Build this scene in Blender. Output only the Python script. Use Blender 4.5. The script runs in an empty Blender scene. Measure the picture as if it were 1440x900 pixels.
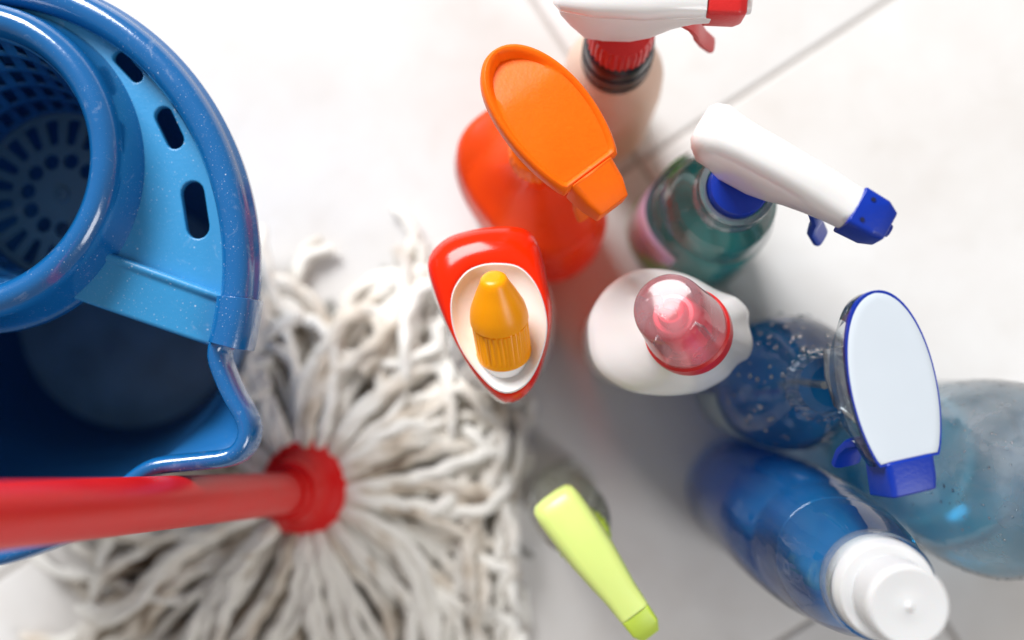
import bpy, bmesh, math, random
from math import sin, cos, pi, radians, sqrt, atan2, hypot
from mathutils import Vector, Matrix, Quaternion, noise

random.seed(7)
S = bpy.context.scene
COL = S.collection

# ---------------------------------------------------------------- camera
CAM_H, FPX = 0.82, 1537.0          # height over the floor, focal length in photo pixels (1440 wide)
NAD = (65.0, -65.0)                # where straight-down falls, from the picture centre
cam = bpy.data.cameras.new('camera')
cam_o = bpy.data.objects.new('camera', cam); COL.objects.link(cam_o)
cam.sensor_width = 36.0
cam.lens = 36.0 * FPX / 1440.0
cam.clip_start, cam.clip_end = 0.01, 60.0
up_c = Vector((-NAD[0], -NAD[1], FPX)).normalized()
RQ = up_c.rotation_difference(Vector((0, 0, 1)))
cam_o.rotation_mode = 'QUATERNION'
cam_o.rotation_quaternion = RQ
cam_o.location = (0, 0, CAM_H)
cam.dof.use_dof = True
cam.dof.focus_distance = 0.548
cam.dof.aperture_fstop = 2.3
S.camera = cam_o

# ---------------------------------------------------------------- light
W = bpy.data.worlds.new("World"); S.world = W; W.use_nodes = True
bg = W.node_tree.nodes['Background']
bg.inputs[0].default_value = (1.0, 0.93, 0.86, 1); bg.inputs[1].default_value = 0.27

def area(name, loc, target, sx, sy, power, col):
    l = bpy.data.lights.new(name, 'AREA'); l.shape = 'RECTANGLE'; l.size = sx; l.size_y = sy
    l.energy = power; l.color = col
    o = bpy.data.objects.new(name, l); COL.objects.link(o)
    o.location = loc
    o.rotation_euler = (Vector(target) - Vector(loc)).to_track_quat('-Z', 'Y').to_euler()
    return o
area('window_light', (-1.2, 2.3, 2.05), (0, 0.1, 0.1), 1.6, 1.25, 170, (0.985, 0.99, 1.0))
area('side_fill_light', (1.7, -1.1, 1.7), (0.1, 0, 0.1), 0.9, 1.1, 24, (0.97, 0.98, 1.0))  # added fill lamp that lifts the lower right, not a window

S.view_settings.view_transform = 'Standard'
S.view_settings.look = 'None'
S.view_settings.exposure = 0.0
S.view_settings.gamma = 1.0
S.cycles.use_denoising = True
S.cycles.max_bounces = 14
S.cycles.transmission_bounces = 12
S.cycles.transparent_max_bounces = 16
S.cycles.glossy_bounces = 6
S.cycles.sample_clamp_indirect = 6.0
S.cycles.blur_glossy = 0.4

# ---------------------------------------------------------------- helpers
def P(px, py, z):
    """point at height z that stands under the photo's pixel (px, py)"""
    d = RQ @ Vector((px - 720.0, 450.0 - py, -FPX))
    t = (z - CAM_H) / d.z
    return Vector((d.x * t, d.y * t, z))

def mesh_obj(name, verts, faces, m=None, parent=None, smooth=True, sharp=35, loc=None, rot=None):
    me = bpy.data.meshes.new(name)
    me.from_pydata([tuple(v) for v in verts], [], faces)
    me.update()
    bm = bmesh.new(); bm.from_mesh(me)
    bmesh.ops.recalc_face_normals(bm, faces=bm.faces); bm.to_mesh(me); bm.free()
    if smooth:
        for p in me.polygons: p.use_smooth = True
        if sharp: me.set_sharp_from_angle(angle=radians(sharp))
    if m: me.materials.append(m)
    o = bpy.data.objects.new(name, me); COL.objects.link(o)
    if parent: o.parent = parent
    if loc is not None: o.location = loc
    if rot is not None: o.rotation_euler = rot
    return o

def root(name, label, cat, loc=(0, 0, 0), group=None):
    o = bpy.data.objects.new(name, None); COL.objects.link(o)
    o.location = loc; o.empty_display_size = 0.02
    o['label'] = label; o['category'] = cat
    if group: o['group'] = group
    return o

def loft(rings, cap0=True, cap1=True, closed=True):
    v, f = [], []
    n = len(rings[0])
    for r in rings: v += [Vector(p) for p in r]
    for i in range(len(rings) - 1):
        for j in range(n if closed else n - 1):
            a, b = i * n + j, i * n + (j + 1) % n
            f.append((a, b, b + n, a + n))
    if cap0: f.append(tuple(range(n - 1, -1, -1)))
    if cap1: f.append(tuple((len(rings) - 1) * n + j for j in range(n)))
    return v, f

def ring(cx, cy, z, a, b=None, n=2.0, rot=0.0, N=64, mod=None):
    b = a if b is None else b
    out = []
    for k in range(N):
        t = 2 * pi * k / N
        c, s = cos(t), sin(t)
        x = a * math.copysign(abs(c) ** (2 / n), c); y = b * math.copysign(abs(s) ** (2 / n), s)
        if mod:
            q = mod(t, z); x *= q; y *= q
        out.append(Vector((cx + x * cos(rot) - y * sin(rot), cy + x * sin(rot) + y * cos(rot), z)))
    return out

def xf(vs, M): return [M @ Vector(v) for v in vs]
def merge(parts):
    V, F = [], []
    for v, f in parts:
        o = len(V); V += list(v); F += [tuple(i + o for i in q) for q in f]
    return V, F

def lathe(prof, N=48, cap0=True, cap1=True, mod=None):
    """prof: list of (radius, z)"""
    return loft([ring(0, 0, z, max(r, 1e-5), N=N, mod=mod) for r, z in prof], cap0, cap1)

def box(x0, x1, y0, y1, z0, z1):
    v = [Vector((x, y, z)) for z in (z0, z1) for x, y in ((x0, y0), (x1, y0), (x1, y1), (x0, y1))]
    return v, [(3, 2, 1, 0), (4, 5, 6, 7), (0, 1, 5, 4), (1, 2, 6, 5), (2, 3, 7, 6), (3, 0, 4, 7)]

def frames(pts, closed=False):
    n = len(pts); T = []
    for i in range(n):
        a = pts[(i - 1) % n] if (closed or i > 0) else pts[i]
        b = pts[(i + 1) % n] if (closed or i < n - 1) else pts[i]
        T.append((b - a).normalized())
    u = Vector((0, 0, 1)).cross(T[0])
    if u.length < 1e-4: u = Vector((1, 0, 0))
    u.normalize(); out = []
    for t in T:
        u = (u - t * u.dot(t)).normalized()
        out.append((t, u.copy(), t.cross(u)))
    return out

def tube(pts, r, N=12, closed=False, mod=None):
    pts = [Vector(p) for p in pts]; fr = frames(pts, closed); rings = []
    for i, (p, (t, u, w)) in enumerate(zip(pts, fr)):
        rr = r(i / (len(pts) - 1)) if callable(r) else r
        rings.append([p + (u * cos(2 * pi * k / N) + w * sin(2 * pi * k / N)) * (rr * (mod(2 * pi * k / N, i) if mod else 1)) for k in range(N)])
    if closed:
        rings.append(rings[0]); return loft(rings, False, False)
    return loft(rings)

def sweep_flat(pts, prof, closed=False):
    """sweep a closed cross-section given as (outward, up) pairs along a path lying level"""
    pts = [Vector(p) for p in pts]; n = len(pts); rings = []
    for i, p in enumerate(pts):
        a = pts[(i - 1) % n] if (closed or i > 0) else p
        b = pts[(i + 1) % n] if (closed or i < n - 1) else p
        t = (b - a).normalized(); out = Vector((t.y, -t.x, 0))
        rings.append([p + out * q[0] + Vector((0, 0, q[1])) for q in prof])
    if closed:
        rings.append(rings[0]); return loft(rings, False, False)
    return loft(rings)

def spline(pts, m, closed=False):
    pts = [Vector(p) for p in pts]; n = len(pts); out = []
    seg = n if closed else n - 1
    for i in range(seg):
        p0 = pts[(i - 1) % n] if (closed or i > 0) else pts[0]
        p1, p2 = pts[i], pts[(i + 1) % n]
        p3 = pts[(i + 2) % n] if (closed or i + 2 < n) else pts[-1]
        for k in range(m):
            t = k / m
            out.append(0.5 * ((2 * p1) + (p2 - p0) * t + (2 * p0 - 5 * p1 + 4 * p2 - p3) * t * t + (3 * p1 - p0 - 3 * p2 + p3) * t ** 3))
    if not closed: out.append(pts[-1])
    return out

def ringpx(pts, z, N=64, m=10):
    """closed outline given as photo pixels, taken to height z, evenly turned round its middle"""
    c = spline([P(x, y, z) for x, y in pts], m, True)
    cen = sum(c, Vector()) / len(c)
    ang = sorted([(atan2(p.y - cen.y, p.x - cen.x) % (2 * pi), (p - cen).length) for p in c])
    out = []
    for k in range(N):
        t = 2 * pi * k / N
        for i in range(len(ang)):
            if ang[i][0] > t: break
        else: i = 0
        a0, r0 = ang[i - 1]; a1, r1 = ang[i]
        d = (a1 - a0) % (2 * pi) or 1e-9
        w = ((t - a0) % (2 * pi)) / d
        r = r0 + (r1 - r0) * min(max(w, 0), 1)
        out.append(cen + Vector((cos(t), sin(t), 0)) * r)
    return out

def scaled(rg, s, z=None, dx=0, dy=0):
    c = sum(rg, Vector()) / len(rg)
    return [Vector((c.x + dx + (p.x - c.x) * s, c.y + dy + (p.y - c.y) * s, p.z if z is None else z)) for p in rg]
def lerp_ring(a, b, t): return [p.lerp(q, t) for p, q in zip(a, b)]

def plate(name, outer, holes, z, thick, bev, m, parent):
    cu = bpy.data.curves.new(name, 'CURVE'); cu.dimensions = '2D'; cu.fill_mode = 'BOTH'
    for loop in [outer] + holes:
        s = cu.splines.new('POLY'); s.points.add(len(loop) - 1); s.use_cyclic_u = True
        for i, p in enumerate(loop): s.points[i].co = (p[0], p[1], 0, 1)
    cu.extrude = thick / 2 - bev; cu.bevel_depth = bev; cu.bevel_resolution = 2
    o = bpy.data.objects.new('tmp', cu); COL.objects.link(o)
    dg = bpy.context.evaluated_depsgraph_get()
    me = bpy.data.meshes.new_from_object(o.evaluated_get(dg))
    bpy.data.objects.remove(o); bpy.data.curves.remove(cu)
    me.name = name; me.materials.clear(); me.materials.append(m)
    for p in me.polygons: p.use_smooth = True
    me.set_sharp_from_angle(angle=radians(50))
    o = bpy.data.objects.new(name, me); COL.objects.link(o); o.location = (0, 0, z); o.parent = parent
    return o

def bevel(o, w, seg=3, ang=30):
    b = o.modifiers.new('bevel', 'BEVEL'); b.width = w; b.segments = seg; b.limit_method = 'ANGLE'; b.angle_limit = radians(ang)
    b.harden_normals = False
    return o
def subsurf(o, n=1):
    s = o.modifiers.new('sub', 'SUBSURF'); s.levels = n; s.render_levels = n
    return o

# ---------------------------------------------------------------- materials
def nodes(name):
    m = bpy.data.materials.new(name); m.use_nodes = True
    nt = m.node_tree; return m, nt, nt.nodes, nt.links

def plastic(name, col, rough=0.35, var=0.06, sss=0.0, bump=0.08, bscale=900, dust=0.0, coat=0.0, spec=0.5, trans=0.0, dust_col=(0.75, 0.82, 0.88), dscale=420):
    m, nt, N, L = nodes(name)
    b = N['Principled BSDF']
    tc = N.new('ShaderNodeTexCoord')
    no = N.new('ShaderNodeTexNoise'); no.inputs['Scale'].default_value = 35; no.inputs['Detail'].default_value = 6
    L.new(tc.outputs['Object'], no.inputs['Vector'])
    mx = N.new('ShaderNodeMix'); mx.data_type = 'RGBA'
    c0 = tuple(max(0, c * (1 - var * 1.5)) for c in col); c1 = tuple(min(1, c * (1 + var)) for c in col)
    mx.inputs[6].default_value = (*c0, 1); mx.inputs[7].default_value = (*c1, 1)
    L.new(no.outputs['Fac'], mx.inputs[0])
    out_c = mx.outputs[2]
    rr = N.new('ShaderNodeMapRange'); rr.inputs[3].default_value = max(0.02, rough - 0.08); rr.inputs[4].default_value = rough + 0.1
    L.new(no.outputs['Fac'], rr.inputs[0]); L.new(rr.outputs[0], b.inputs['Roughness'])
    if dust > 0:
        # fine dust specks and dried splashes that sit on the plastic
        fac = None
        for sc, th, k in ((dscale, 0.13, 0.55), (dscale * 0.45, 0.085, 0.9), (dscale * 2.1, 0.16, 0.35)):
            vo = N.new('ShaderNodeTexVoronoi'); vo.inputs['Scale'].default_value = sc; vo.inputs['Randomness'].default_value = 1
            L.new(tc.outputs['Object'], vo.inputs['Vector'])
            mr = N.new('ShaderNodeMapRange'); mr.inputs[1].default_value = th; mr.inputs[2].default_value = th * 0.55
            mr.inputs[3].default_value = 0; mr.inputs[4].default_value = k
            L.new(vo.outputs['Distance'], mr.inputs[0])
            # only some cells carry a speck
            gt = N.new('ShaderNodeMath'); gt.operation = 'GREATER_THAN'; gt.inputs[1].default_value = 0.25
            L.new(vo.outputs['Color'], gt.inputs[0])
            mu = N.new('ShaderNodeMath'); mu.operation = 'MULTIPLY'
            L.new(mr.outputs[0], mu.inputs[0]); L.new(gt.outputs[0], mu.inputs[1])
            if fac is None: fac = mu.outputs[0]
            else:
                ma = N.new('ShaderNodeMath'); ma.operation = 'MAXIMUM'; L.new(fac, ma.inputs[0]); L.new(mu.outputs[0], ma.inputs[1]); fac = ma.outputs[0]
        n2 = N.new('ShaderNodeTexNoise'); n2.inputs['Scale'].default_value = 14; n2.inputs['Detail'].default_value = 5
        L.new(tc.outputs['Object'], n2.inputs['Vector'])
        m2 = N.new('ShaderNodeMapRange'); m2.inputs[1].default_value = 0.35; m2.inputs[2].default_value = 0.7; m2.inputs[3].default_value = 0.1; m2.inputs[4].default_value = dust
        L.new(n2.outputs['Fac'], m2.inputs[0])
        mu2 = N.new('ShaderNodeMath'); mu2.operation = 'MULTIPLY'; L.new(fac, mu2.inputs[0]); L.new(m2.outputs[0], mu2.inputs[1])
        mx2 = N.new('ShaderNodeMix'); mx2.data_type = 'RGBA'; mx2.inputs[7].default_value = (*dust_col, 1)
        L.new(mu2.outputs[0], mx2.inputs[0]); L.new(out_c, mx2.inputs[6]); out_c = mx2.outputs[2]
        n3 = N.new('ShaderNodeTexNoise'); n3.inputs['Scale'].default_value = 55; n3.inputs['Detail'].default_value = 9; n3.inputs['Roughness'].default_value = 0.7; n3.inputs['Distortion'].default_value = 2.0
        L.new(tc.outputs['Object'], n3.inputs['Vector'])
        m3 = N.new('ShaderNodeMapRange'); m3.inputs[1].default_value = 0.60; m3.inputs[2].default_value = 0.74; m3.inputs[4].default_value = 0.17 * dust
        L.new(n3.outputs['Fac'], m3.inputs[0])
        mx3 = N.new('ShaderNodeMix'); mx3.data_type = 'RGBA'; mx3.inputs[7].default_value = (*dust_col, 1)
        L.new(m3.outputs[0], mx3.inputs[0]); L.new(out_c, mx3.inputs[6]); out_c = mx3.outputs[2]
    L.new(out_c, b.inputs['Base Color'])
    if sss:
        b.inputs['Subsurface Weight'].default_value = sss; b.inputs['Subsurface Scale'].default_value = 0.004
        b.inputs['Subsurface Radius'].default_value = (1, 0.6, 0.4)
    if trans: b.inputs['Transmission Weight'].default_value = trans
    b.inputs['Coat Weight'].default_value = coat; b.inputs['Coat Roughness'].default_value = 0.06
    b.inputs['Specular IOR Level'].default_value = spec
    if bump:
        nb = N.new('ShaderNodeTexNoise'); nb.inputs['Scale'].default_value = bscale; nb.inputs['Detail'].default_value = 3
        L.new(tc.outputs['Object'], nb.inputs['Vector'])
        bu = N.new('ShaderNodeBump'); bu.inputs['Strength'].default_value = bump; bu.inputs['Distance'].default_value = 0.0006
        L.new(nb.outputs['Fac'], bu.inputs['Height']); L.new(bu.outputs[0], b.inputs['Normal'])
    return m

def clear(name, tint, rough=0.03, gloss=1.0, haze=0.0, haze_col=(0.8, 0.85, 0.9), wob=0.0, ior=1.5):
    """thin clear plastic wall: tinted see-through, fresnel gloss, an optional milky haze"""
    m, nt, N, L = nodes(name)
    N.remove(N['Principled BSDF']); out = N['Material Output']
    tr = N.new('ShaderNodeBsdfTransparent'); gl = N.new('ShaderNodeBsdfGlossy'); gl.inputs['Roughness'].default_value = rough
    lw = N.new('ShaderNodeLayerWeight'); lw.inputs['Blend'].default_value = 0.35
    cr = N.new('ShaderNodeMix'); cr.data_type = 'RGBA'
    cr.inputs[6].default_value = (*tint, 1); cr.inputs[7].default_value = (*[c ** 3 for c in tint], 1)   # edge on, the light crosses more wall
    L.new(lw.outputs['Facing'], cr.inputs[0]); L.new(cr.outputs[2], tr.inputs[0])
    fr = N.new('ShaderNodeFresnel'); fr.inputs[0].default_value = ior
    mu = N.new('ShaderNodeMath'); mu.operation = 'MULTIPLY'; mu.inputs[1].default_value = gloss; mu.use_clamp = True
    L.new(fr.outputs[0], mu.inputs[0])
    base = tr.outputs[0]
    if haze:
        tl = N.new('ShaderNodeBsdfTranslucent'); tl.inputs[0].default_value = (*haze_col, 1)
        df = N.new('ShaderNodeBsdfDiffuse'); df.inputs[0].default_value = (*haze_col, 1)
        mm = N.new('ShaderNodeMixShader'); mm.inputs[0].default_value = 0.5; L.new(tl.outputs[0], mm.inputs[1]); L.new(df.outputs[0], mm.inputs[2])
        mh = N.new('ShaderNodeMixShader')
        tc = N.new('ShaderNodeTexCoord'); no = N.new('ShaderNodeTexNoise'); no.inputs['Scale'].default_value = 45; no.inputs['Detail'].default_value = 5
        L.new(tc.outputs['Object'], no.inputs['Vector'])
        mr = N.new('ShaderNodeMapRange'); mr.inputs[1].default_value = 0.3; mr.inputs[2].default_value = 0.7; mr.inputs[3].default_value = haze * 0.5; mr.inputs[4].default_value = haze * 1.4
        L.new(no.outputs['Fac'], mr.inputs[0]); L.new(mr.outputs[0], mh.inputs[0])
        L.new(base, mh.inputs[1]); L.new(mm.outputs[0], mh.inputs[2]); base = mh.outputs[0]
    mx = N.new('ShaderNodeMixShader'); L.new(mu.outputs[0], mx.inputs[0]); L.new(base, mx.inputs[1]); L.new(gl.outputs[0], mx.inputs[2])
    if wob:
        tc2 = N.new('ShaderNodeTexCoord'); nb = N.new('ShaderNodeTexNoise'); nb.inputs['Scale'].default_value = 60; nb.inputs['Detail'].default_value = 2
        L.new(tc2.outputs['Object'], nb.inputs['Vector'])
        bu = N.new('ShaderNodeBump'); bu.inputs['Strength'].default_value = wob; bu.inputs['Distance'].default_value = 0.003
        L.new(nb.outputs['Fac'], bu.inputs['Height']); L.new(bu.outputs[0], gl.inputs['Normal'])
    L.new(mx.outputs[0], out.inputs[0])
    return m

def liquid(name, col, k=0.5):
    """coloured cleaning liquid seen through the wall: part see-through, part scattered light"""
    m, nt, N, L = nodes(name); N.remove(N['Principled BSDF']); out = N['Material Output']
    tr = N.new('ShaderNodeBsdfTransparent'); tr.inputs[0].default_value = (*[c ** 0.45 for c in col], 1)
    df = N.new('ShaderNodeBsdfDiffuse'); tl = N.new('ShaderNodeBsdfTranslucent'); gl = N.new('ShaderNodeBsdfGlossy'); gl.inputs['Roughness'].default_value = 0.05
    tc = N.new('ShaderNodeTexCoord'); no = N.new('ShaderNodeTexNoise'); no.inputs['Scale'].default_value = 18; no.inputs['Detail'].default_value = 3; no.inputs['Distortion'].default_value = 1.2
    L.new(tc.outputs['Object'], no.inputs['Vector'])
    mc = N.new('ShaderNodeMix'); mc.data_type = 'RGBA'
    mc.inputs[6].default_value = (*[c * 0.7 for c in col], 1); mc.inputs[7].default_value = (*[min(1, c * 1.35 + .01) for c in col], 1)
    L.new(no.outputs['Fac'], mc.inputs[0])
    L.new(mc.outputs[2], df.inputs[0]); L.new(mc.outputs[2], tl.inputs[0])
    a = N.new('ShaderNodeMixShader'); a.inputs[0].default_value = 0.5; L.new(df.outputs[0], a.inputs[1]); L.new(tl.outputs[0], a.inputs[2])
    b = N.new('ShaderNodeMixShader'); b.inputs[0].default_value = k; L.new(tr.outputs[0], b.inputs[1]); L.new(a.outputs[0], b.inputs[2])
    fr = N.new('ShaderNodeFresnel'); fr.inputs[0].default_value = 1.33
    c = N.new('ShaderNodeMixShader'); L.new(fr.outputs[0], c.inputs[0]); L.new(b.outputs[0], c.inputs[1]); L.new(gl.outputs[0], c.inputs[2])
    L.new(c.outputs[0], out.inputs[0])
    return m

BLUE = plastic('blue_bucket_plastic', (0.005, 0.115, 0.34), 0.18, 0.08, dust=1.0, coat=0.5, spec=.7, bump=0.12, bscale=500)
BLUE_D = plastic('blue_wringer_plastic', (0.032, 0.27, 0.56), 0.36, 0.07, dust=1.0, dscale=330, bump=0.15, bscale=500)
BLUE_B = plastic('blue_bucket_inside', (0.012, 0.13, 0.36), 0.4, 0.1, dust=0.3, bump=0.1)
MURK = plastic('grimy_bucket_bottom', (0.16, 0.40, 0.62), 0.3, 0.35, dust=0.2, bump=0.1)
BASK = plastic('basket_grey_blue_shaded', (0.065, 0.21, 0.34), 0.4, 0.15, dust=0.4)  # darker than the deck: shade inside the basket put partly into the colour
RED = plastic('red_mop_plastic', (0.70, 0.006, 0.006), 0.3, 0.06, spec=.35)
RED_H = plastic('red_handle_paint', (0.70, 0.008, 0.007), 0.36, 0.05, spec=0.6)
REDN = plastic('red_nozzle_plastic', (0.60, 0.014, 0.014), 0.38, 0.06, bump=0.3, bscale=700)
BLACK = plastic('black_ring_plastic', (0.012, 0.010, 0.014), 0.3, 0.05)
WHITE = plastic('white_plastic', (0.80, 0.79, 0.77), 0.38, 0.02, sss=0.25, bump=0.05)
WHITE_C = plastic('white_cap_plastic', (0.66, 0.665, 0.67), 0.34, 0.02, sss=0.15, bump=0.05)
WHITE_G = plastic('white_gloss_plastic', (0.84, 0.83, 0.82), 0.22, 0.02, sss=0.2, bump=0.03, coat=0.2)
CREAM = plastic('cream_bottle_plastic', (0.74, 0.55, 0.44), 0.4, 0.03, sss=0.3)
ORANGE = plastic('orange_plastic', (0.92, 0.150, 0.003), 0.42, 0.10, sss=0.2, bump=0.25, bscale=420, spec=.18)
ORANGE_B = plastic('orange_red_bottle_plastic', (0.92, 0.085, 0.004), 0.28, 0.08, sss=0.25, spec=.4)
REDB = plastic('red_bottle_sleeve', (0.80, 0.022, 0.002), 0.12, 0.05, spec=.28, bump=0.02)
YELLOW = plastic('yellow_cap_plastic', (1.0, 0.36, 0.001), 0.3, 0.03, sss=0.35, bump=0.03, spec=.35)
NAVY = plastic('blue_nozzle_plastic', (0.001, 0.030, 0.36), 0.36, 0.1, bump=0.2, bscale=500, spec=.4)
LIME = plastic('lime_plastic', (0.68, 0.80, 0.24), 0.34, 0.05, sss=0.3, bump=0.05)
LIME_D = plastic('lime_nozzle_plastic', (0.52, 0.68, 0.07), 0.34, 0.05, sss=0.2)
PANEL = plastic('white_blue_panel_plastic', (0.60, 0.66, 0.72), 0.35, 0.02, bump=0.02)
LABEL_W = plastic('white_paper_label', (0.80, 0.77, 0.76), 0.5, 0.03)
LABEL_G = plastic('grey_blue_label', (0.30, 0.38, 0.45), 0.5, 0.1)

PINK = clear('frosted_pink_cap', (1.0, 0.955, 0.965), 0.10, 0.9, haze=0.28, haze_col=(1.0, 0.72, 0.78))
PET = clear('clear_bottle_plastic', (0.90, 0.95, 0.965), 0.04, 1.0, haze=0.05, wob=0.3)
PET_G = clear('clear_green_tinted_plastic', (0.95, 0.98, 0.975), 0.04, 1.0, haze=0.04, wob=0.3)
PET_W = clear('clear_frosty_bottle_plastic', (0.955, 0.98, 0.99), 0.08, 1.1, haze=0.24, haze_col=(0.88, 0.93, 0.96), wob=0.4)
PET_B = clear('clear_blue_tinted_plastic', (0.95, 0.98, 0.995), 0.03, 1.0, haze=0.02, wob=0.25)
PET_Y = clear('clear_yellow_green_plastic', (0.99, 0.995, 0.965), 0.05, 1.0, haze=0.25, haze_col=(0.9, 0.91, 0.78), wob=0.3)
L_BLUE = liquid('blue_liquid', (0.006, 0.34, 1.0), 0.62)
L_NAVY = liquid('deep_blue_liquid', (0.016, 0.36, 0.92), 0.38)
L_CYAN = liquid('light_blue_liquid', (0.14, 0.66, 1.0), 0.38)
L_TEAL = liquid('teal_green_liquid', (0.06, 0.60, 0.58), 0.42)
DROP = clear('water_drop', (0.95, 0.98, 1.0), 0.02, 2.5, wob=0)

def yarn_mat(name='cotton_yarn', shade_mul=1.0):
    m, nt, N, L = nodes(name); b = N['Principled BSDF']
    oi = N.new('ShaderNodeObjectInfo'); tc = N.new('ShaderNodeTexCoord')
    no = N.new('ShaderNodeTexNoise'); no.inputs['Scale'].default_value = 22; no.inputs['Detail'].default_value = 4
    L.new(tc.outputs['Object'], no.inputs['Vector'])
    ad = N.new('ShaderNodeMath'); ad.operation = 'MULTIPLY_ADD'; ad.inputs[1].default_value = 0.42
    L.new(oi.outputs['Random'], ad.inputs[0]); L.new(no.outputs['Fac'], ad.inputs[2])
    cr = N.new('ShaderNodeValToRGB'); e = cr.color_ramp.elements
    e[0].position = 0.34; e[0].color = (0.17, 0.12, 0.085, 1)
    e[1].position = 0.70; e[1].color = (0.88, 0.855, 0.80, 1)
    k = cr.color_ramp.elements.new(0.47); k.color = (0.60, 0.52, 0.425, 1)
    for el in cr.color_ramp.elements: el.color = (*[c * shade_mul for c in el.color[:3]], 1)
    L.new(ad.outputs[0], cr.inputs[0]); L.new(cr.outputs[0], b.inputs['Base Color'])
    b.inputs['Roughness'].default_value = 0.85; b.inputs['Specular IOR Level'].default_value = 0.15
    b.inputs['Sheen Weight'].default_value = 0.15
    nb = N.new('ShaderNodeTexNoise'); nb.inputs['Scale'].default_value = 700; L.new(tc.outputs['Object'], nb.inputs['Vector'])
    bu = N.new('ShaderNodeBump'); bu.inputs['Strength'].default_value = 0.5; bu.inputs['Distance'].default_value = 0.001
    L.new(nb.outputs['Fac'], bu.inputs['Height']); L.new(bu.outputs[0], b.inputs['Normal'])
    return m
YARN = yarn_mat(); YARN_SHADE = yarn_mat('shaded_cotton_yarn', 0.38)  # second yarn is a darkened copy: shade between the strands put into its colour

def tile_mat():
    m, nt, N, L = nodes('glazed_tile'); b = N['Principled BSDF']
    oi = N.new('ShaderNodeObjectInfo'); tc = N.new('ShaderNodeTexCoord'); ad = N.new('ShaderNodeVectorMath'); ad.operation = 'ADD'
    L.new(tc.outputs['Object'], ad.inputs[0]); L.new(oi.outputs['Location'], ad.inputs[1])
    no = N.new('ShaderNodeTexNoise'); no.inputs['Scale'].default_value = 5; no.inputs['Detail'].default_value = 6; no.inputs['Roughness'].default_value = 0.6
    L.new(ad.outputs[0], no.inputs['Vector'])
    cr = N.new('ShaderNodeValToRGB'); e = cr.color_ramp.elements
    e[0].position = 0.3; e[0].color = (0.66, 0.63, 0.60, 1); e[1].position = 0.72; e[1].color = (0.78, 0.775, 0.77, 1)
    L.new(no.outputs['Fac'], cr.inputs[0]); L.new(cr.outputs[0], b.inputs['Base Color'])
    mr = N.new('ShaderNodeMapRange'); mr.inputs[3].default_value = 0.28; mr.inputs[4].default_value = 0.45
    L.new(no.outputs['Fac'], mr.inputs[0]); L.new(mr.outputs[0], b.inputs['Roughness'])
    n2 = N.new('ShaderNodeTexNoise'); n2.inputs['Scale'].default_value = 16; n2.inputs['Detail'].default_value = 8; n2.inputs['Distortion'].default_value = 1.5
    L.new(ad.outputs[0], n2.inputs['Vector'])
    m2 = N.new('ShaderNodeMapRange'); m2.inputs[1].default_value = 0.52; m2.inputs[2].default_value = 0.80; m2.inputs[4].default_value = 0.18
    L.new(n2.outputs['Fac'], m2.inputs[0])
    mx = N.new('ShaderNodeMix'); mx.data_type = 'RGBA'; mx.inputs[7].default_value = (0.50, 0.44, 0.38, 1)
    L.new(m2.outputs[0], mx.inputs[0]); L.new(cr.outputs[0], mx.inputs[6]); L.new(mx.outputs[2], b.inputs['Base Color'])
    return m
TILE = tile_mat()
GROUT = plastic('grout', (0.47, 0.44, 0.41), 0.8, 0.15, bump=0.6, bscale=300)

# ---------------------------------------------------------------- floor
U = (P(1250, 0, 0) - P(880, 240, 0)).normalized(); Vv = Vector((U.y, -U.x, 0))   # U along the long joint, Vv down-right
p0 = P(1250, 0, 0)
TS = 0.353; GAP = 0.0032
gm = mesh_obj('floor', *box(-2.2, 2.2, -2.2, 2.2, -0.03, -0.0022), GROUT, smooth=False)
gm['kind'] = 'structure'
tv, tf = box(-TS / 2 + GAP / 2, TS / 2 - GAP / 2, -TS / 2 + GAP / 2, TS / 2 - GAP / 2, -0.008, 0)
tme = None
ju = (P(1330, 880, 0) - p0).dot(U)
for j in range(-7, 7):
    for i in range(-7, 7):
        if tme is None:
            to = mesh_obj('tile', tv, tf, TILE, gm, smooth=False)
            bm = bmesh.new(); bm.from_mesh(to.data)
            bmesh.ops.bevel(bm, geom=[e for e in bm.edges if all(v.co.z > -0.001 for v in e.verts)], offset=0.0022, segments=3, affect='EDGES', profile=0.6)
            bm.to_mesh(to.data); bm.free()
            for p in to.data.polygons: p.use_smooth = True
            to.data.set_sharp_from_angle(angle=radians(40))
            tme = to.data
        else:
            to = bpy.data.objects.new('tile', tme); COL.objects.link(to); to.parent = gm
        off = ju
        c = p0 + U * (off + (i + 0.5) * TS) + Vv * ((j + 0.5) * TS)
        to.location = (c.x, c.y, -random.random() * 0.0004); to.rotation_euler = (random.uniform(-.0008, .0008), random.uniform(-.0008, .0008), atan2(U.y, U.x))

# ---------------------------------------------------------------- bucket
BK = root('mop_bucket', 'blue plastic mop bucket with a round wringer basket and a pouring spout', 'bucket')
ZR = 0.255
RC = Vector((-0.3085, 0.0505, 0)); BC = Vector((-0.324, 0.040, 0)); RA, RB = 0.1422, 0.150
def ell(t, a, b, z): return Vector((RC.x + a * cos(t), RC.y + b * sin(t), z))
# rim centre line: round, with the pouring spout at lower right
sp = [P(x, y, ZR) for x, y in ((302, 492), (320, 548), (343, 590), (345, 616), (326, 640), (272, 648), (218, 655), (184, 676), (140, 716), (80, 754), (0, 782))]
a_end = atan2(sp[-1].y - RC.y, sp[-1].x - RC.x) % (2 * pi)
a_start = atan2(sp[0].y - RC.y, sp[0].x - RC.x)
circ = [ell(t, RA, RB, ZR) for t in [a_start + 0.10 + k * (a_end - 0.12 - a_start - 0.10) / 60 for k in range(61)]]
rim = spline(circ + list(reversed(sp)), 3, True)
NR = 220
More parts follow.
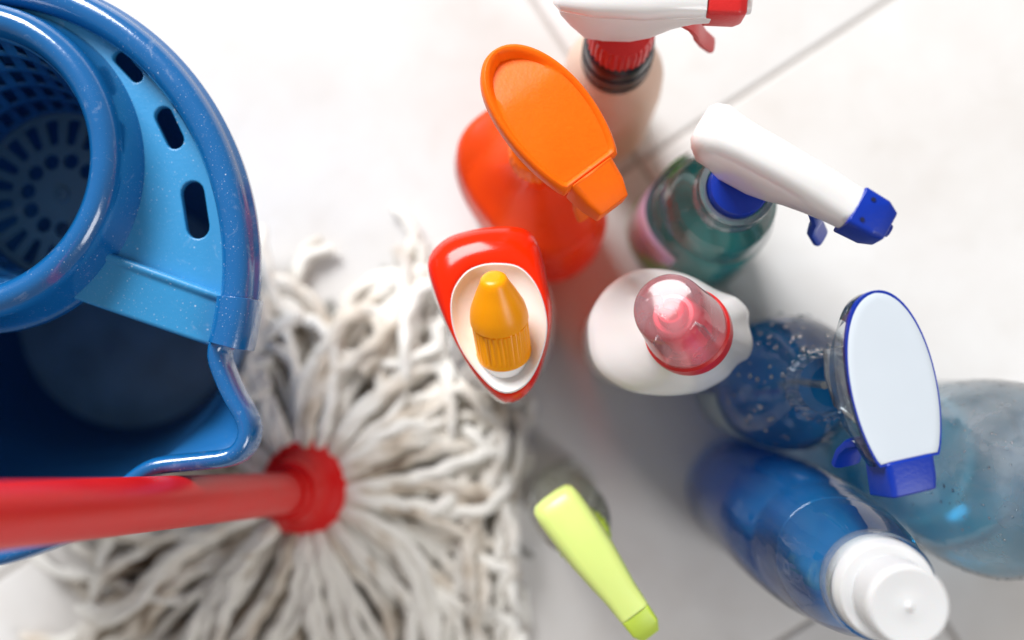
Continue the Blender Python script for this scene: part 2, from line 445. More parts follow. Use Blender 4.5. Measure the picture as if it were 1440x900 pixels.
# resample the rim evenly
def resample(pts, n, closed=True):
    q = pts + [pts[0]] if closed else pts
    L = [0]
    for a, b in zip(q, q[1:]): L.append(L[-1] + (b - a).length)
    out, j = [], 0
    for k in range(n):
        s = L[-1] * k / (n if closed else n - 1)
        while j < len(L) - 2 and L[j + 1] < s: j += 1
        w = (s - L[j]) / max(L[j + 1] - L[j], 1e-9)
        out.append(q[j].lerp(q[j + 1], w))
    return out
rim = resample(rim, NR)
rings = []
def base_pt(p, z, R):
    d = Vector((p.x - RC.x, p.y - RC.y, 0)).normalized()
    return Vector((BC.x + d.x * R, BC.y + d.y * R, z))
Rb = 0.089
prof = [(0.0, 0.0), (0.02, 0.0), (0.10, 0.0), (0.25, 0.0), (0.4, 0.0), (0.55, 0.03), (0.68, 0.12), (0.78, 0.28), (0.86, 0.5), (0.93, 0.78), (1.0, 1.0)]
for t, w in prof:
    rg = []
    for p in rim:
        lo = base_pt(p, 0.0, Rb)
        d = Vector((p.x - RC.x, p.y - RC.y, 0)).normalized()
        rnd = ell(atan2(d.y / RB, d.x / RA), RA, RB, 0)
        top = rnd.lerp(Vector((p.x, p.y, 0)), w)
        q = lo.lerp(top, t ** 0.92); q.z = 0.004 + t * (ZR - 0.006)
        rg.append(q)
    rings.append(rg)
b0 = [base_pt(p, 0.004, Rb * 0.96) for p in rim]
v, f = loft([b0] + rings, True, False)
bo = mesh_obj('bucket_body', v, f, BLUE_B, BK, sharp=50)
so = bo.modifiers.new('wall', 'SOLIDIFY'); so.thickness = 0.0022; so.offset = 0
lip = [(-0.0042, -0.004), (-0.0040, 0.0008), (-0.0026, 0.0040), (0.0003, 0.0050), (0.0032, 0.0040), (0.0048, 0.001), (0.0056, -0.006), (0.0058, -0.012), (0.0046, -0.012), (0.0040, -0.004), (0.002, 0.0), (-0.002, 0.0)]
v, f = sweep_flat([p + Vector((0, 0, 0.001)) for p in rim], lip, True)
mesh_obj('rim', v, f, BLUE, BK, sharp=60)
v, f = lathe([(Rb * 0.97, 0.0052), (Rb * 0.93, 0.0068), (Rb * 0.60, 0.0070), (Rb * 0.30, 0.0072), (0.0004, 0.0074)], 72, True, True)
mesh_obj('bucket_bottom', xf(v, Matrix.Translation(BC)), f, MURK, BK)

# ---- wringer insert
WR = mesh_obj('wringer', *(lambda t: t)(sweep_flat([ell(t, RA + 0.0005, RB + 0.0005, ZR + 0.005) for t in
        [a_start + 0.055 + k * (pi - 2 * (a_start + 0.055)) / 140 for k in range(141)]],
        [(-0.0088, -0.004), (-0.0086, 0.001), (-0.0070, 0.0050), (-0.0042, 0.0076), (0.0, 0.0086), (0.0040, 0.0076), (0.0066, 0.005), (0.0076, 0.001), (0.0079, -0.002),
         (0.0096, -0.003), (0.0098, -0.0046), (0.0082, -0.0052), (0.0084, -0.013), (0.0068, -0.013), (0.0060, -0.003), (-0.006, -0.004)])), BLUE, BK, sharp=60)
WC = Vector((-0.306, 0.1055, 0))
ZD = 0.250
# inner ring
v, f = lathe([(0.0668, 0.266), (0.0664, 0.271), (0.0680, 0.2775), (0.0712, 0.2815), (0.0755, 0.283), (0.0795, 0.2812), (0.0825, 0.277), (0.0836, 0.271),
              (0.0842, 0.264), (0.0870, 0.2515), (0.0885, 0.2508), (0.0885, 0.246), (0.0850, 0.246), (0.0820, 0.262), (0.0815, 0.268), (0.078, 0.275), (0.073, 0.275), (0.070, 0.272)], 120, False, False)
n = 120
f += [(17 * n + j, 17 * n + (j + 1) % n, (j + 1) % n, j) for j in range(n)]
mesh_obj('basket_ring', xf(v, Matrix.Translation(WC)), f, BLUE, WR, sharp=50)
# deck with its slots
arm_in, arm_out = P(112, 385, ZD), P(318, 455, ZD)
ts = a_start + 0.12
outer = [ell(t, RA - 0.004, RB - 0.004, 0) for t in [ts + k * (pi - 2 * ts) / 90 for k in range(91)]]
mir = lambda p: Vector((2 * RC.x - p.x, p.y, 0))
ai = arm_in.copy(); ai.z = 0
wcirc = lambda a: Vector((WC.x + 0.080 * cos(a), WC.y + 0.080 * sin(a), 0))
a1 = atan2(ai.y - WC.y, ai.x - WC.x); a2 = atan2(ai.y - WC.y, mir(ai).x - WC.x)
bot = [wcirc(a1 + k * ((a2 % (2 * pi)) - a1) / 60) for k in range(61)]
outer = outer + list(reversed(bot))
def slot(cx, cy, L, w, ang, z=ZD):
    c = P(cx, cy, z); a = radians(ang); k = (CAM_H - z) / FPX; L *= k; w *= k
    out = []
    for e, s in ((1, 1), (-1, -1)):
        for q in range(9):
            b = -pi / 2 + pi * q / 8
            x = e * (L / 2 - w / 2) + e * w / 2 * cos(b); y = e * w / 2 * sin(b)
            out.append(Vector((c.x + x * cos(a) - y * sin(a), c.y + x * sin(a) + y * cos(a), 0)))
    return out
slots = [slot(182, 95, 62, 24, -47), slot(240, 181, 70, 31, -64), slot(276.5, 296, 88, 38, -80.5)]
slots += [[mir(p) for p in s] for s in slots]
plate('deck', outer, slots, ZD, 0.005, 0.0008, BLUE_D, WR)
# arms that carry the deck's lower edge
for sgn in (0, 1):
    a, b = P(100, 377, 0.2535), P(312, 452, 0.2535)
    if sgn: a, b = mir(a) + Vector((0, 0, a.z)), mir(b) + Vector((0, 0, b.z))
    d = (b - a).normalized(); q = Vector((-d.y, d.x, 0)) * (-1 if sgn else 1)
    cs = [(-0.0130, -0.016), (-0.0135, 0.000), (-0.0122, 0.0016), (0.0085, 0.0030), (0.0100, 0.0052), (0.0118, 0.0058), (0.0132, 0.0045), (0.0136, -0.004)]
    rgs = []
    for k in range(9):
        t = k / 8; p = a.lerp(b, t); wd = 1 + 0.10 * (1 - t) + 0.05 * t
        rgs.append([p + q * x * wd + Vector((0, 0, z + 0.001 * sin(t * pi))) for x, z in cs])
    ar = mesh_obj('arm', *loft(rgs), BLUE_D, WR, sharp=60)
    bevel(ar, 0.0011, 3)
    # clip sleeve over the rim
    t0 = a_start + 0.045; t1 = a_start + 0.215
    path = [ell(t, RA + 0.0005, RB + 0.0005, ZR + 0.005) for t in [t0 + k * (t1 - t0) / 12 for k in range(13)]]
    if sgn: path = [mir(p) + Vector((0, 0, p.z)) for p in path][::-1]
    cl = mesh_obj('clip', *sweep_flat(path, [(-0.0104, -0.008), (-0.0102, 0.002), (-0.0085, 0.0066), (-0.004, 0.0094), (0.002, 0.0100), (0.0066, 0.0085), (0.0092, 0.004), (0.0098, -0.002), (0.0100, -0.014), (0.0096, -0.016), (0.0086, -0.004), (-0.009, -0.006)]), BLUE, WR, sharp=50)
    bevel(cl, 0.0006, 2, 50)
# basket cone wall, a lattice of leaning slots
NT, rows = 30, [0, .05, .20, .24, .39, .43, .58, .62, .77, .81, .95, 1]
V, F = [], []
cols = []
for k in range(NT): cols += [k / NT, (k + 0.42) / NT]
for r_, t in enumerate(rows):
    R = 0.0680 + (0.0520 - 0.0680) * t; z = 0.272 + (0.160 - 0.272) * t
    for c in cols:
        a = 2 * pi * (c + 0.06 * t); V.append(Vector((WC.x + R * cos(a), WC.y + R * sin(a), z)))
nc = len(cols)
for r_ in range(len(rows) - 1):
    for c in range(nc):
        if r_ % 2 == 1 and c % 2 == 1: continue
        a, b = r_ * nc + c, r_ * nc + (c + 1) % nc
        F.append((a, b, b + nc, a + nc))
bw = mesh_obj('basket_wall', V, F, BLUE_B, WR, sharp=60)
so = bw.modifiers.new('wall', 'SOLIDIFY'); so.thickness = 0.003; so.offset = 0
# basket bottom with holes and radial slots
def circle(R, n=28, cx=0, cy=0): return [Vector((cx + R * cos(2 * pi * k / n), cy + R * sin(2 * pi * k / n), 0)) for k in range(n)]
holes = []
for k in range(11):
    a = 2 * pi * (k + 0.3) / 11; holes.append(circle(0.0054, 18, WC.x + 0.0215 * cos(a), WC.y + 0.0215 * sin(a)))
for k in range(20):
    a = 2 * pi * (k + 0.5) / 20; r0, r1 = 0.0315, 0.0470
    h0, h1 = 0.0029, 0.0048
    holes.append([Vector((WC.x + x * cos(a) - y * sin(a), WC.y + x * sin(a) + y * cos(a), 0)) for x, y in ((r0, -h0), (r1, -h1), (r1 + .001, 0), (r1, h1), (r0, h0), (r0 - .001, 0))])
plate('basket_bottom', circle(0.0535, 72, WC.x, WC.y), holes, 0.160, 0.004, 0.0007, BASK, WR)
v, f = lathe([(0.0052, 0.162), (0.0046, 0.1635), (0.0015, 0.1638), (0.0008, 0.1628)], 24)
mesh_obj('boss', xf(v, Matrix.Translation(WC)), f, BASK, WR)

# ---------------------------------------------------------------- mop
MC = P(432, 692, 0.06); MC.z = 0
MP = root('string_mop', 'white string mop with a red socket and long red handle', 'mop', MC)
h0 = P(412, 693, 0.088); h1 = P(-10, 726, 0.405)
hd = (h1 - h0).normalized()
hend = h0 + hd * 1.15
def loc(v): return [Vector(p) - MC for p in v]
v, f = tube([h0 - hd * 0.015 + (hend - h0) * (k / 24) for k in range(25)], 0.0136, 40)
mesh_obj('handle', loc(v), f, RED_H, MP, sharp=60)
# socket: a domed cup with a swirled collar round the handle
sx = Vector((0, 0, 1)).rotation_difference((hd * 0.8 + Vector((0, 0, 1))).normalized()).to_matrix().to_4x4()
cup = lathe([(0.020, 0.022), (0.0275, 0.028), (0.0305, 0.040), (0.0312, 0.052), (0.0300, 0.060), (0.0265, 0.0668), (0.0225, 0.0695), (0.020, 0.073), (0.0172, 0.085), (0.0164, 0.094), (0.0150, 0.0945)], 56,
            mod=lambda t, z: 1 + (0.016 * sin(5 * t + z * 90) if 0.03 < z < 0.07 else 0))
T = Matrix.Translation(Vector((0.001, 0.001, -0.006))) @ sx @ Matrix.Diagonal((1.12, 1.18, 1.08, 1))
so_ = mesh_obj('socket', xf(cup[0], T), cup[1], RED, MP, sharp=50)
v, f = tube([h0 + hd * t for t in (0.004, 0.006, 0.016, 0.018)], 0.0156, 40)
mesh_obj('ferrule', loc(v), f, RED, MP, sharp=40)
path = []
for k in range(40):
    t = k / 39; a = -0.4 + t * 3.6; r = 0.0300 - t * 0.0085; path.append(T @ Vector((r * cos(a), r * sin(a), 0.056 + t * 0.017)))
mesh_obj('swirl_ridge', *tube(path, lambda t: 0.0026 * sin(pi * min(max(t, .04), .96)) + .0006, 8), RED, so_)
v, f = lathe([(0.0022, 0), (0.0022, 0.002), (0.0012, 0.003)], 14)
mesh_obj('rivet', xf(v, T @ Matrix.Translation(Vector((0.006, 0.0255, 0.0655))) @ Matrix.Rotation(-0.5, 4, 'X')), f, RED, so_)

OBST = [(0.012, -0.10, 0.045), (BC.x, BC.y, 0.108), (-0.036, 0.024, 0.050), (0.010, -0.098, 0.036), (-0.018, 0.107, 0.050)]
def strand_path(phi, layer, L, seed, clump=0):
    rnd = random.Random(seed); cr_ = random.Random(5000 + clump)
    # strands of one clump share their drift, each wanders a little on its own
    cf1, cf2, co, cbend, cc = cr_.uniform(14, 30), cr_.uniform(40, 75), cr_.uniform(0, 9), cr_.uniform(-9, 9), cr_.uniform(0.5, 1.2)
    p = Vector((MC.x + 0.020 * cos(phi), MC.y + 0.020 * sin(phi), 0.034 + layer * 0.014))
    head = phi + rnd.uniform(-0.12, 0.12); pts = [p.copy()]; step = 0.0040
    n = int(L / step); side = rnd.choice((-1, 1))
    f1, f2, o1 = rnd.uniform(18, 34), rnd.uniform(50, 95), rnd.uniform(0, 9)
    up = max(0.0, min(1.0, sin(phi) * 1.6))
    s = 0
    for i in range(n):
        s += step
        g = min(1, max(0, (s - 0.012) / 0.075))
        w = (sin(s * cf1 + co) * 13 + sin(s * cf2 + co * 2) * 9) * g * cc + cbend * g
        w += (sin(s * f1 + o1) * (5 + 12 * up) + sin(s * f2 + o1 * 2) * (4 + 15 * up)) * g
        if s > L * (0.82 - 0.2 * up): w += side * (16 + 8 * up)
        head += w * step
        q = p + Vector((cos(head), sin(head), 0)) * step
        for cx, cy, R in OBST:
            dx, dy = q.x - cx, q.y - cy; d = hypot(dx, dy)
            if d < R:
                ta = atan2(dy, dx); head = ta + pi / 2 * (1 if sin(head - ta) > 0 else -1)
                q = Vector((cx + dx / d * R, cy + dy / d * R, q.z))
        lim = -0.046 + 0.020 * sin(seed * 1.7) + 0.010 * sin(seed * 4.1 + s * 9)
        if q.x > lim and cos(head) > 0:
            head = (pi / 2 if sin(head - .35) > 0 else -pi / 2) * 1.08; q = p + Vector((cos(head), sin(head), 0)) * step
        r = hypot(q.x - MC.x, q.y - MC.y)
        hz = 0.005 + layer * (0.036 * math.exp(-(r / 0.17) ** 2) + 0.006) + 0.026 * math.exp(-(r / 0.06) ** 2)
        hz += 0.006 * (1 + sin(s * 52 + co * 3)) * (0.3 + layer) * g * 0.6 + 0.003 * sin(s * 90 + o1) * g
        q.z = max(p.z + (hz - p.z) * 0.35, 0.0046)
        p = q; pts.append(p.copy())
    return pts
NS = 225
for k in range(NS):
    layer = (k % 4) / 3.0
    cl_ = (k * 7) % 58
    phi = 2 * pi * ((cl_ * 0.61803399) % 1) + random.uniform(-.13, .13)
    L = random.uniform(0.165, 0.235)
    if cos(phi - atan2(BC.y - MC.y, BC.x - MC.x)) > 0.75: L *= 0.6
    if -2.7 < (phi if phi < pi else phi - 2 * pi) < -1.2: L *= 1.1
    rad = random.uniform(0.0040, 0.0056); tw = random.uniform(0.42, 0.6); ph = random.random() * 6
    pts = strand_path(phi, layer, L, 100 + k, cl_)
    pts = resample(spline(pts, 2), int(len(pts) * 1.6), False)
    v, f = tube(pts, lambda t: rad * (1 if t < 0.97 else 0.8), 9, mod=lambda a, i: 1 + 0.17 * cos(2 * a - i * tw * 1.35 + ph))
    mesh_obj('strand', loc(v), f, YARN, MP, sharp=0)
# loose lint and short tufts under the strands, the tangle that closes the gaps
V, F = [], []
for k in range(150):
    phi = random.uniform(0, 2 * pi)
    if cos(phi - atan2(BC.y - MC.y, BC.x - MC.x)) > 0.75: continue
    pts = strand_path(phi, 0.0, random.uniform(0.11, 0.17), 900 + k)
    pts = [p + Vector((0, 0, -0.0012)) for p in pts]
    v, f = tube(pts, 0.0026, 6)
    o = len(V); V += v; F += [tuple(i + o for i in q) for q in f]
tg = mesh_obj('tangle', loc(V), F, YARN_SHADE, MP, sharp=0); tg['kind'] = 'stuff'

# ---------------------------------------------------------------- spray heads
def rsec(x, w, z0, z1, n=3.2, N=24, yo=0.0, tp=0.0):
    zc, h = (z0 + z1) / 2, (z1 - z0) / 2
    out = []
    for k in range(N):
        t = 2 * pi * k / N; c, s = cos(t), sin(t)
        zz = math.copysign(abs(s) ** (2 / n), s)
        out.append(Vector((x, yo + w / 2 * math.copysign(abs(c) ** (2 / n), c) * (1 - tp * (0.5 - 0.5 * zz) ** 0.7), zc + h * zz)))
    return out
def place(o, M): o.data.transform(M); return o
def tilt_mat(loc, heading, lean=0.0, pitch=0.0):
    return Matrix.Translation(loc) @ Matrix.Rotation(heading, 4, 'Z') @ Matrix.Rotation(pitch, 4, 'Y') @ Matrix.Rotation(lean, 4, 'X')
def blade(pts, w0, w1, th):
    """a curved trigger: path in the x-z plane, flat across y"""
    rgs = []; n = len(pts)
    for i, (x, z) in enumerate(pts):
        a = pts[max(i - 1, 0)]; b = pts[min(i + 1, n - 1)]
        d = Vector((b[0] - a[0], 0, b[1] - a[1])).normalized(); q = Vector((-d.z, 0, d.x))
        w = w0 + (w1 - w0) * i / (n - 1); c = Vector((x, 0, z))
        sec = []
        for k in range(16):
            t = 2 * pi * k / 16
            sec.append(c + Vector((0, 1, 0)) * (w / 2 * math.copysign(abs(cos(t)) ** 0.6, cos(t))) + q * (th / 2 * math.copysign(abs(sin(t)) ** 0.7, sin(t))))
        rgs.append(sec)
    return loft(rgs)

# ---- white and blue trigger spray ------------------------------------------------------------
c0 = Vector((0.0952, 0.0947, 0))
R1 = root('spray_bottle', 'clear green-labelled spray bottle with white trigger head and blue nozzle', 'spray bottle', c0)
def sub(v): return [Vector(p) - c0 for p in v]
def bottle_of(prof, rot=0.0, n=2.0, N=72):
    return loft([ring(0, 0, z, a, b, nn, rot, N) for z, a, b, nn in prof])
pr = [(0.0, .038, .034, 2.6), (0.003, .042, .038, 2.6), (0.02, .0435, .0390, 2.6), (0.08, .0425, .038, 2.6), (0.140, .0375, .034, 2.4), (0.158, .0355, .032, 2.2), (0.161, .0338, .0305, 2.2), (0.164, .0345, .031, 2.2), (0.186, .0310, .0285, 2), (0.196, .0300, .028, 2), (0.199, .0280, .0270, 2), (0.202, .0285, .0275, 2), (0.212, .0225, .0225, 2), (0.218, .0195, .0195, 2), (0.224, .0188, .0188, 2)]
H1 = radians(-42)
v, f = loft([ring(0, 0, z, a, b, n, H1, 72) for z, a, b, n in pr], True, False)
mesh_obj('bottle_shell', v, f, PET_G, R1)
pl = [(0.002, .034, .031, 2.6), (0.006, .0395, .0355, 2.6), (0.05, .0410, .0365, 2.6), (0.102, .0390, .0350, 2.5), (0.1025, .0385, .0345, 2.5)]
mesh_obj('liquid', *loft([ring(0, 0, z, a, b, n, H1, 72) for z, a, b, n in pl]), L_TEAL, R1)
# wrap label on the side facing the other bottles
def wrap(a0, a1, z0, z1, ra, rb, n, rot, off=0.0006, N=30, tp=0.0):
    V, F = [], []
    for zi in range(5):
        for k in range(N):
            t = a0 + (a1 - a0) * k / (N - 1); z = z0 + (z1 - z0) * zi / 4
            c, s = cos(t) * (1 - tp * zi / 4), sin(t) * (1 - tp * zi / 4)
            x = (ra + off) * math.copysign(abs(c) ** (2 / n), c); y = (rb + off) * math.copysign(abs(s) ** (2 / n), s)
            V.append(Vector((x * cos(rot) - y * sin(rot), x * sin(rot) + y * cos(rot), z)))
    for zi in range(4):
        for k in range(N - 1):
            a = zi * N + k; F.append((a, a + 1, a + 1 + N, a + N))
    return V, F
def label_mat(name, stops, scale=16, rough=0.4):
    m, nt, Nn, L = nodes(name); b = Nn['Principled BSDF']
    tc = Nn.new('ShaderNodeTexCoord'); no = Nn.new('ShaderNodeTexNoise'); no.inputs['Scale'].default_value = scale; no.inputs['Detail'].default_value = 2
    no.inputs['Distortion'].default_value = 0.6
    L.new(tc.outputs['Object'], no.inputs['Vector']); cr = Nn.new('ShaderNodeValToRGB')
    e = cr.color_ramp.elements; e[0].position, e[0].color = stops[0][0], (*stops[0][1], 1); e[1].position, e[1].color = stops[-1][0], (*stops[-1][1], 1)
    for p_, c_ in stops[1:-1]:
        k = e.new(p_); k.color = (*c_, 1)
    L.new(no.outputs['Fac'], cr.inputs[0]); L.new(cr.outputs[0], b.inputs['Base Color']); b.inputs['Roughness'].default_value = rough
    return m
LAB_GREEN = label_mat('green_flower_label', [(0.30, (0.05, 0.36, 0.04)), (0.42, (0.14, 0.50, 0.03)), (0.47, (0.40, 0.24, 0.24)), (0.58, (0.52, 0.32, 0.50)), (0.72, (0.65, 0.42, 0.28))], 18)
lb = mesh_obj('label', *wrap(radians(150), radians(272), 0.030, 0.138, .0433, .0388, 2.6, H1, tp=.125, off=.0008), LAB_GREEN, R1)
lb.modifiers.new('thick', 'SOLIDIFY').thickness = 0.0003
v, f = lathe([(.0192, .214), (.0205, .214), (.0215, .218), (.0205, .2215), (.0200, .236), (.0206, .238), (.0202, .2405), (.0170, .2405)], 60, True, False)
mesh_obj('neck_ring', v, f, PET_W, R1)
col = lathe([(.0150, .222), (.0160, .226), (.0160, .243), (.0150, .246), (.0105, .2465)], 60, mod=lambda t, z: 1 + (.018 * (abs(sin(15 * t)) - .5) if z < .244 else 0))
mesh_obj('collar', *col, NAVY, R1, sharp=40)
M = tilt_mat(Vector((0.0015, 0.002, 0.245)), radians(-30), lean=radians(-4))
secs = [rsec(-.0355, .008, .048, .053), rsec(-.0350, .017, .043, .057, 2.6), rsec(-.0325, .0235, .038, .0605, 2.8), rsec(-.027, .0275, .028, .0625), rsec(-.020, .0285, .012, .0635, tp=.35), rsec(-.012, .0280, -.001, .0642, tp=.45), rsec(.004, .0270, -.001, .0645, tp=.45),
        rsec(.014, .0255, .006, .0642, tp=.4), rsec(.021, .0235, .020, .0635, tp=.2), rsec(.030, .0215, .031, .062), rsec(.040, .0205, .035, .060), rsec(.0485, .0200, .0365, .0588)]
o = mesh_obj('spray_head', *loft(secs), WHITE_G, R1, sharp=60); place(o, M)
nz = merge([loft([rsec(.0480, .0205, .033, .0590, 9), rsec(.0610, .0195, .034, .0585, 9), rsec(.0675, .0150, .037, .0545, 9)]),
            loft([rsec(.0675, .007, .043, .050, 2), rsec(.0700, .0065, .0435, .0495, 2)])])
o = place(mesh_obj('nozzle', *nz, NAVY, R1, sharp=35), M); bevel(o, 0.0008, 2)
PIT_SHADE = plastic('painted_dent_shade', (0.002, 0.006, 0.05), 0.5, 0.02)  # for slightly raised discs; the shade of a recess is put into their colour
for yy in (-.0055, .0055):
    dn = merge([loft([ring(.0535, yy, .0578, .0011, N=14), ring(.0535, yy, .0592, .0011, N=14)])])
    q_ = place(mesh_obj('dent_shade', *dn, PIT_SHADE, o), M)
tg_ = place(mesh_obj('trigger', *blade([(.032, .036), (.037, .026), (.041, .016), (.0425, .006), (.045, -.006), (.052, -.018)], .015, .011, .0055), NAVY, R1), M)
v, f = tube([Vector((0, 0, .23)), Vector((.002, .001, .15)), Vector((.010, -.006, .02))], .0022, 10)
mesh_obj('dip_tube', v, f, WHITE, R1)

# ---- red trigger spray on a cream bottle -----------------------------------------------------
c0 = P(874, 46, 0.222); c0.z = 0
R2 = root('spray_bottle', 'cream spray bottle with black neck band, red ribbed collar and red nozzle', 'spray bottle', c0)
pr = [(0.0, .028, .028, 2.4), (0.004, .031, .030, 2.4), (0.11, .031, .0305, 2.4), (0.145, .0300, .0295, 2.2), (0.158, .026, .0255, 2), (0.166, .020, .020, 2), (0.190, .0165, .0165, 2), (0.212, .0155, .0155, 2)]
mesh_obj('bottle_shell', *loft([ring(0, 0, z, a, b, n, radians(-60), 72) for z, a, b, n in pr]), CREAM, R2)
mesh_obj('neck_band', *lathe([(.0170, .164), (.0206, .166), (.0212, .173), (.0194, .1750), (.0210, .177), (.0210, .190), (.0192, .1915), (.0202, .193), (.0196, .208), (.0170, .211)], 60), BLACK, R2, sharp=40)
col = lathe([(.0150, .2090), (.0182, .2100), (.0178, .231), (.0165, .2345), (.0100, .236)], 120, mod=lambda t, z: 1 + (.022 * (1 if sin(30 * t) > 0 else -1) if z < .232 else 0))
mesh_obj('collar', *col, REDN, R2, sharp=40)
M = tilt_mat(Vector((-0.002, 0.001, 0.234)), radians(-4), lean=radians(2))
secs = [rsec(-.033, .008, .036, .046), rsec(-.031, .016, .032, .050, 2.6), rsec(-.026, .021, .020, .056), rsec(-.018, .026, .002, .060), rsec(-.008, .027, -.001, .061), rsec(.006, .026, -.001, .061), rsec(.016, .0245, .008, .060), rsec(.026, .021, .024, .058), rsec(.036, .018, .032, .0555), rsec(.0435, .0172, .035, .054)]
place(mesh_obj('spray_head', *loft(secs), WHITE, R2, sharp=60), M)
place(mesh_obj('top_shell', *loft([rsec(-.035, .010, .046, .050), rsec(-.031, .020, .047, .060, 3), rsec(-.015, .0265, .050, .0655), rsec(.010, .0265, .050, .0660), rsec(.028, .0215, .048, .0630), rsec(.040, .0180, .046, .0590)]), WHITE_G, R2, sharp=60), M)
nz = loft([rsec(.0405, .0170, .033, .0580, 9), rsec(.0560, .0165, .033, .0580, 9), rsec(.0600, .0135, .035, .0555, 9)])
bevel(place(mesh_obj('nozzle', *nz, REDN, R2, sharp=35), M), .0009, 2)
place(mesh_obj('nozzle_tip', *loft([rsec(.0598, .009, .041, .051, 3), rsec(.0630, .008, .042, .050, 3)]), WHITE, R2), M)
tg_ = place(mesh_obj('trigger', *blade([(.030, .036), (.036, .026), (.040, .014), (.042, .004), (.046, -.008), (.052, -.020)], .013, .0095, .005), REDN, R2), M)
tg_.data.transform(Matrix.Translation(Vector((0.0, -0.003, 0))))

def lets_light(m, tint, k):
    nt = m.node_tree; out = nt.nodes['Material Output']; src = out.inputs[0].links[0].from_socket
    tr = nt.nodes.new('ShaderNodeBsdfTransparent'); tr.inputs[0].default_value = (*tint, 1)
    mx = nt.nodes.new('ShaderNodeMixShader'); mx.inputs[0].default_value = k
    nt.links.new(src, mx.inputs[1]); nt.links.new(tr.outputs[0], mx.inputs[2]); nt.links.new(mx.outputs[0], out.inputs[0])
lets_light(ORANGE_B, (1.0, 0.28, 0.06), 0.42)
lets_light(CREAM, (1.0, 0.82, 0.68), 0.25)

# ---- orange trigger spray ---------------------------------------------------------------------
c0 = Vector((-0.0175, 0.113, 0))
R3 = root('spray_bottle', 'orange-red spray bottle with a broad orange leaf-shaped trigger head', 'spray bottle', c0)
HO = radians(-52)
pr = [(0.0, .048, .032, 2.5), (0.005, .0530, .0355, 2.5), (0.04, .0560, .0385, 2.5), (0.11, .0560, .0385, 2.5), (0.135, .0540, .0370, 2.5), (0.150, .0525, .036, 2.4), (0.160, .0505, .0345, 2.4), (0.1640, .048, .0325, 2.3), (0.1655, .0455, .0305, 2.3), (0.172, .033, .025, 2.1), (0.184, .023, .021, 2), (0.192, .016, .016, 2), (0.215, .0150, .0150, 2)]
nks = lambda z: max(0.0, min(1.0, (z - .160) / .04))
mesh_obj('bottle_shell', *loft([ring(.006 * nks(z), .006 * nks(z), z, a, b, n, HO, 84) for z, a, b, n in pr]), ORANGE_B, R3)
lb = mesh_obj('label', *wrap(radians(175), radians(268), 0.03, 0.116, .0560, .0385, 2.5, HO), LABEL_W, R3)
lb.modifiers.new('thick', 'SOLIDIFY').thickness = 0.0003
oc = lathe([(.0140, .206), (.0160, .207), (.0158, .226), (.0140, .229), (.010, .230)], 90, mod=lambda t, z: 1 + (.02 * (1 if sin(24 * t) > 0 else -1) if z < .227 else 0))
mesh_obj('collar', xf(oc[0], Matrix.Translation((.006, .006, 0))), oc[1], ORANGE, R3, sharp=40)
hc = P(752, 205, 0.24) - c0; hc.z = 0.228
M = tilt_mat(Vector((0.0075, 0.0040, 0.228)), HO, lean=radians(-9))
place(mesh_obj('spray_head', *loft([rsec(-.034, .018, .036, .0435), rsec(-.028, .025, .022, .045), rsec(-.016, .027, .000, .046), rsec(.008, .026, -.001, .047), rsec(.018, .023, .012, .047), rsec(.028, .019, .024, .047), rsec(.030, .017, .030, .046)]), WHITE_G, R3, sharp=60), M)
def leaf(s, z, x0=-.0465, x1=.0475, w=.0238, N=72, shrink=0.0, cut=.0330):
    out = []
    for k in range(N):
        t = 2 * pi * k / N; c, q = cos(t), sin(t)
        mid, half = (x0 + x1) / 2, (x1 - x0) / 2 - shrink
        x = mid + half * c
        u = (x - x0) / (x1 - x0)
        wid = w * (abs(q) ** 0.92) * math.copysign(1, q) * (1.0 - 0.10 * (u - 0.42))
        wid -= math.copysign(min(abs(wid), shrink), q)
        out.append(Vector((min(x, cut - shrink), wid * s, z)))
    return out
def bowed(rg, k=0.0): return [Vector((p.x, p.y, p.z - k * ((p.x + .004) / .043) ** 2)) for p in rg]
# cover: skirt, rounded rim, flat top that dips at the rear
lf = [bowed(leaf(.94, .042, shrink=.003), .004), bowed(leaf(1, .0475), .004), bowed(leaf(1, .0545), .004), bowed(leaf(1, .0563, shrink=.0007), .004), bowed(leaf(1, .0568, shrink=.0016), .004), bowed(leaf(1, .0563, shrink=.0027), .004), bowed(leaf(1, .0548, shrink=.0036), .004)]
def dish(s):
    out = []
    for p in leaf(1, .0548, shrink=.0036):
        x, y = -.0045 + (p.x + .0045) * s, p.y * s
        z = .0545 - .004 * ((x + .004) / .043) ** 2
        if x < -.019: z += -.20 * (-.019 - x)
        out.append(Vector((x, y, z)))
    return out
lf += [dish(s) for s in (.94, .86, .76, .64, .5, .34, .16, .02)]
place(mesh_obj('head_cover', *loft(lf), ORANGE, R3, sharp=40), M)
nz = loft([rsec(.0325, .0262, .030, .0548, 9), rsec(.0335, .0262, .030, .0540, 9), rsec(.0440, .0235, .032, .0525, 9), rsec(.0525, .0180, .034, .0490, 9)])
bevel(place(mesh_obj('nozzle', *nz, ORANGE, R3, sharp=35), M), .0009, 2)
place(mesh_obj('trigger', *blade([(.026, .034), (.031, .026), (.034, .018), (.0350, .008), (.0375, -.002), (.042, -.010)], .013, .010, .005), ORANGE, R3), M)

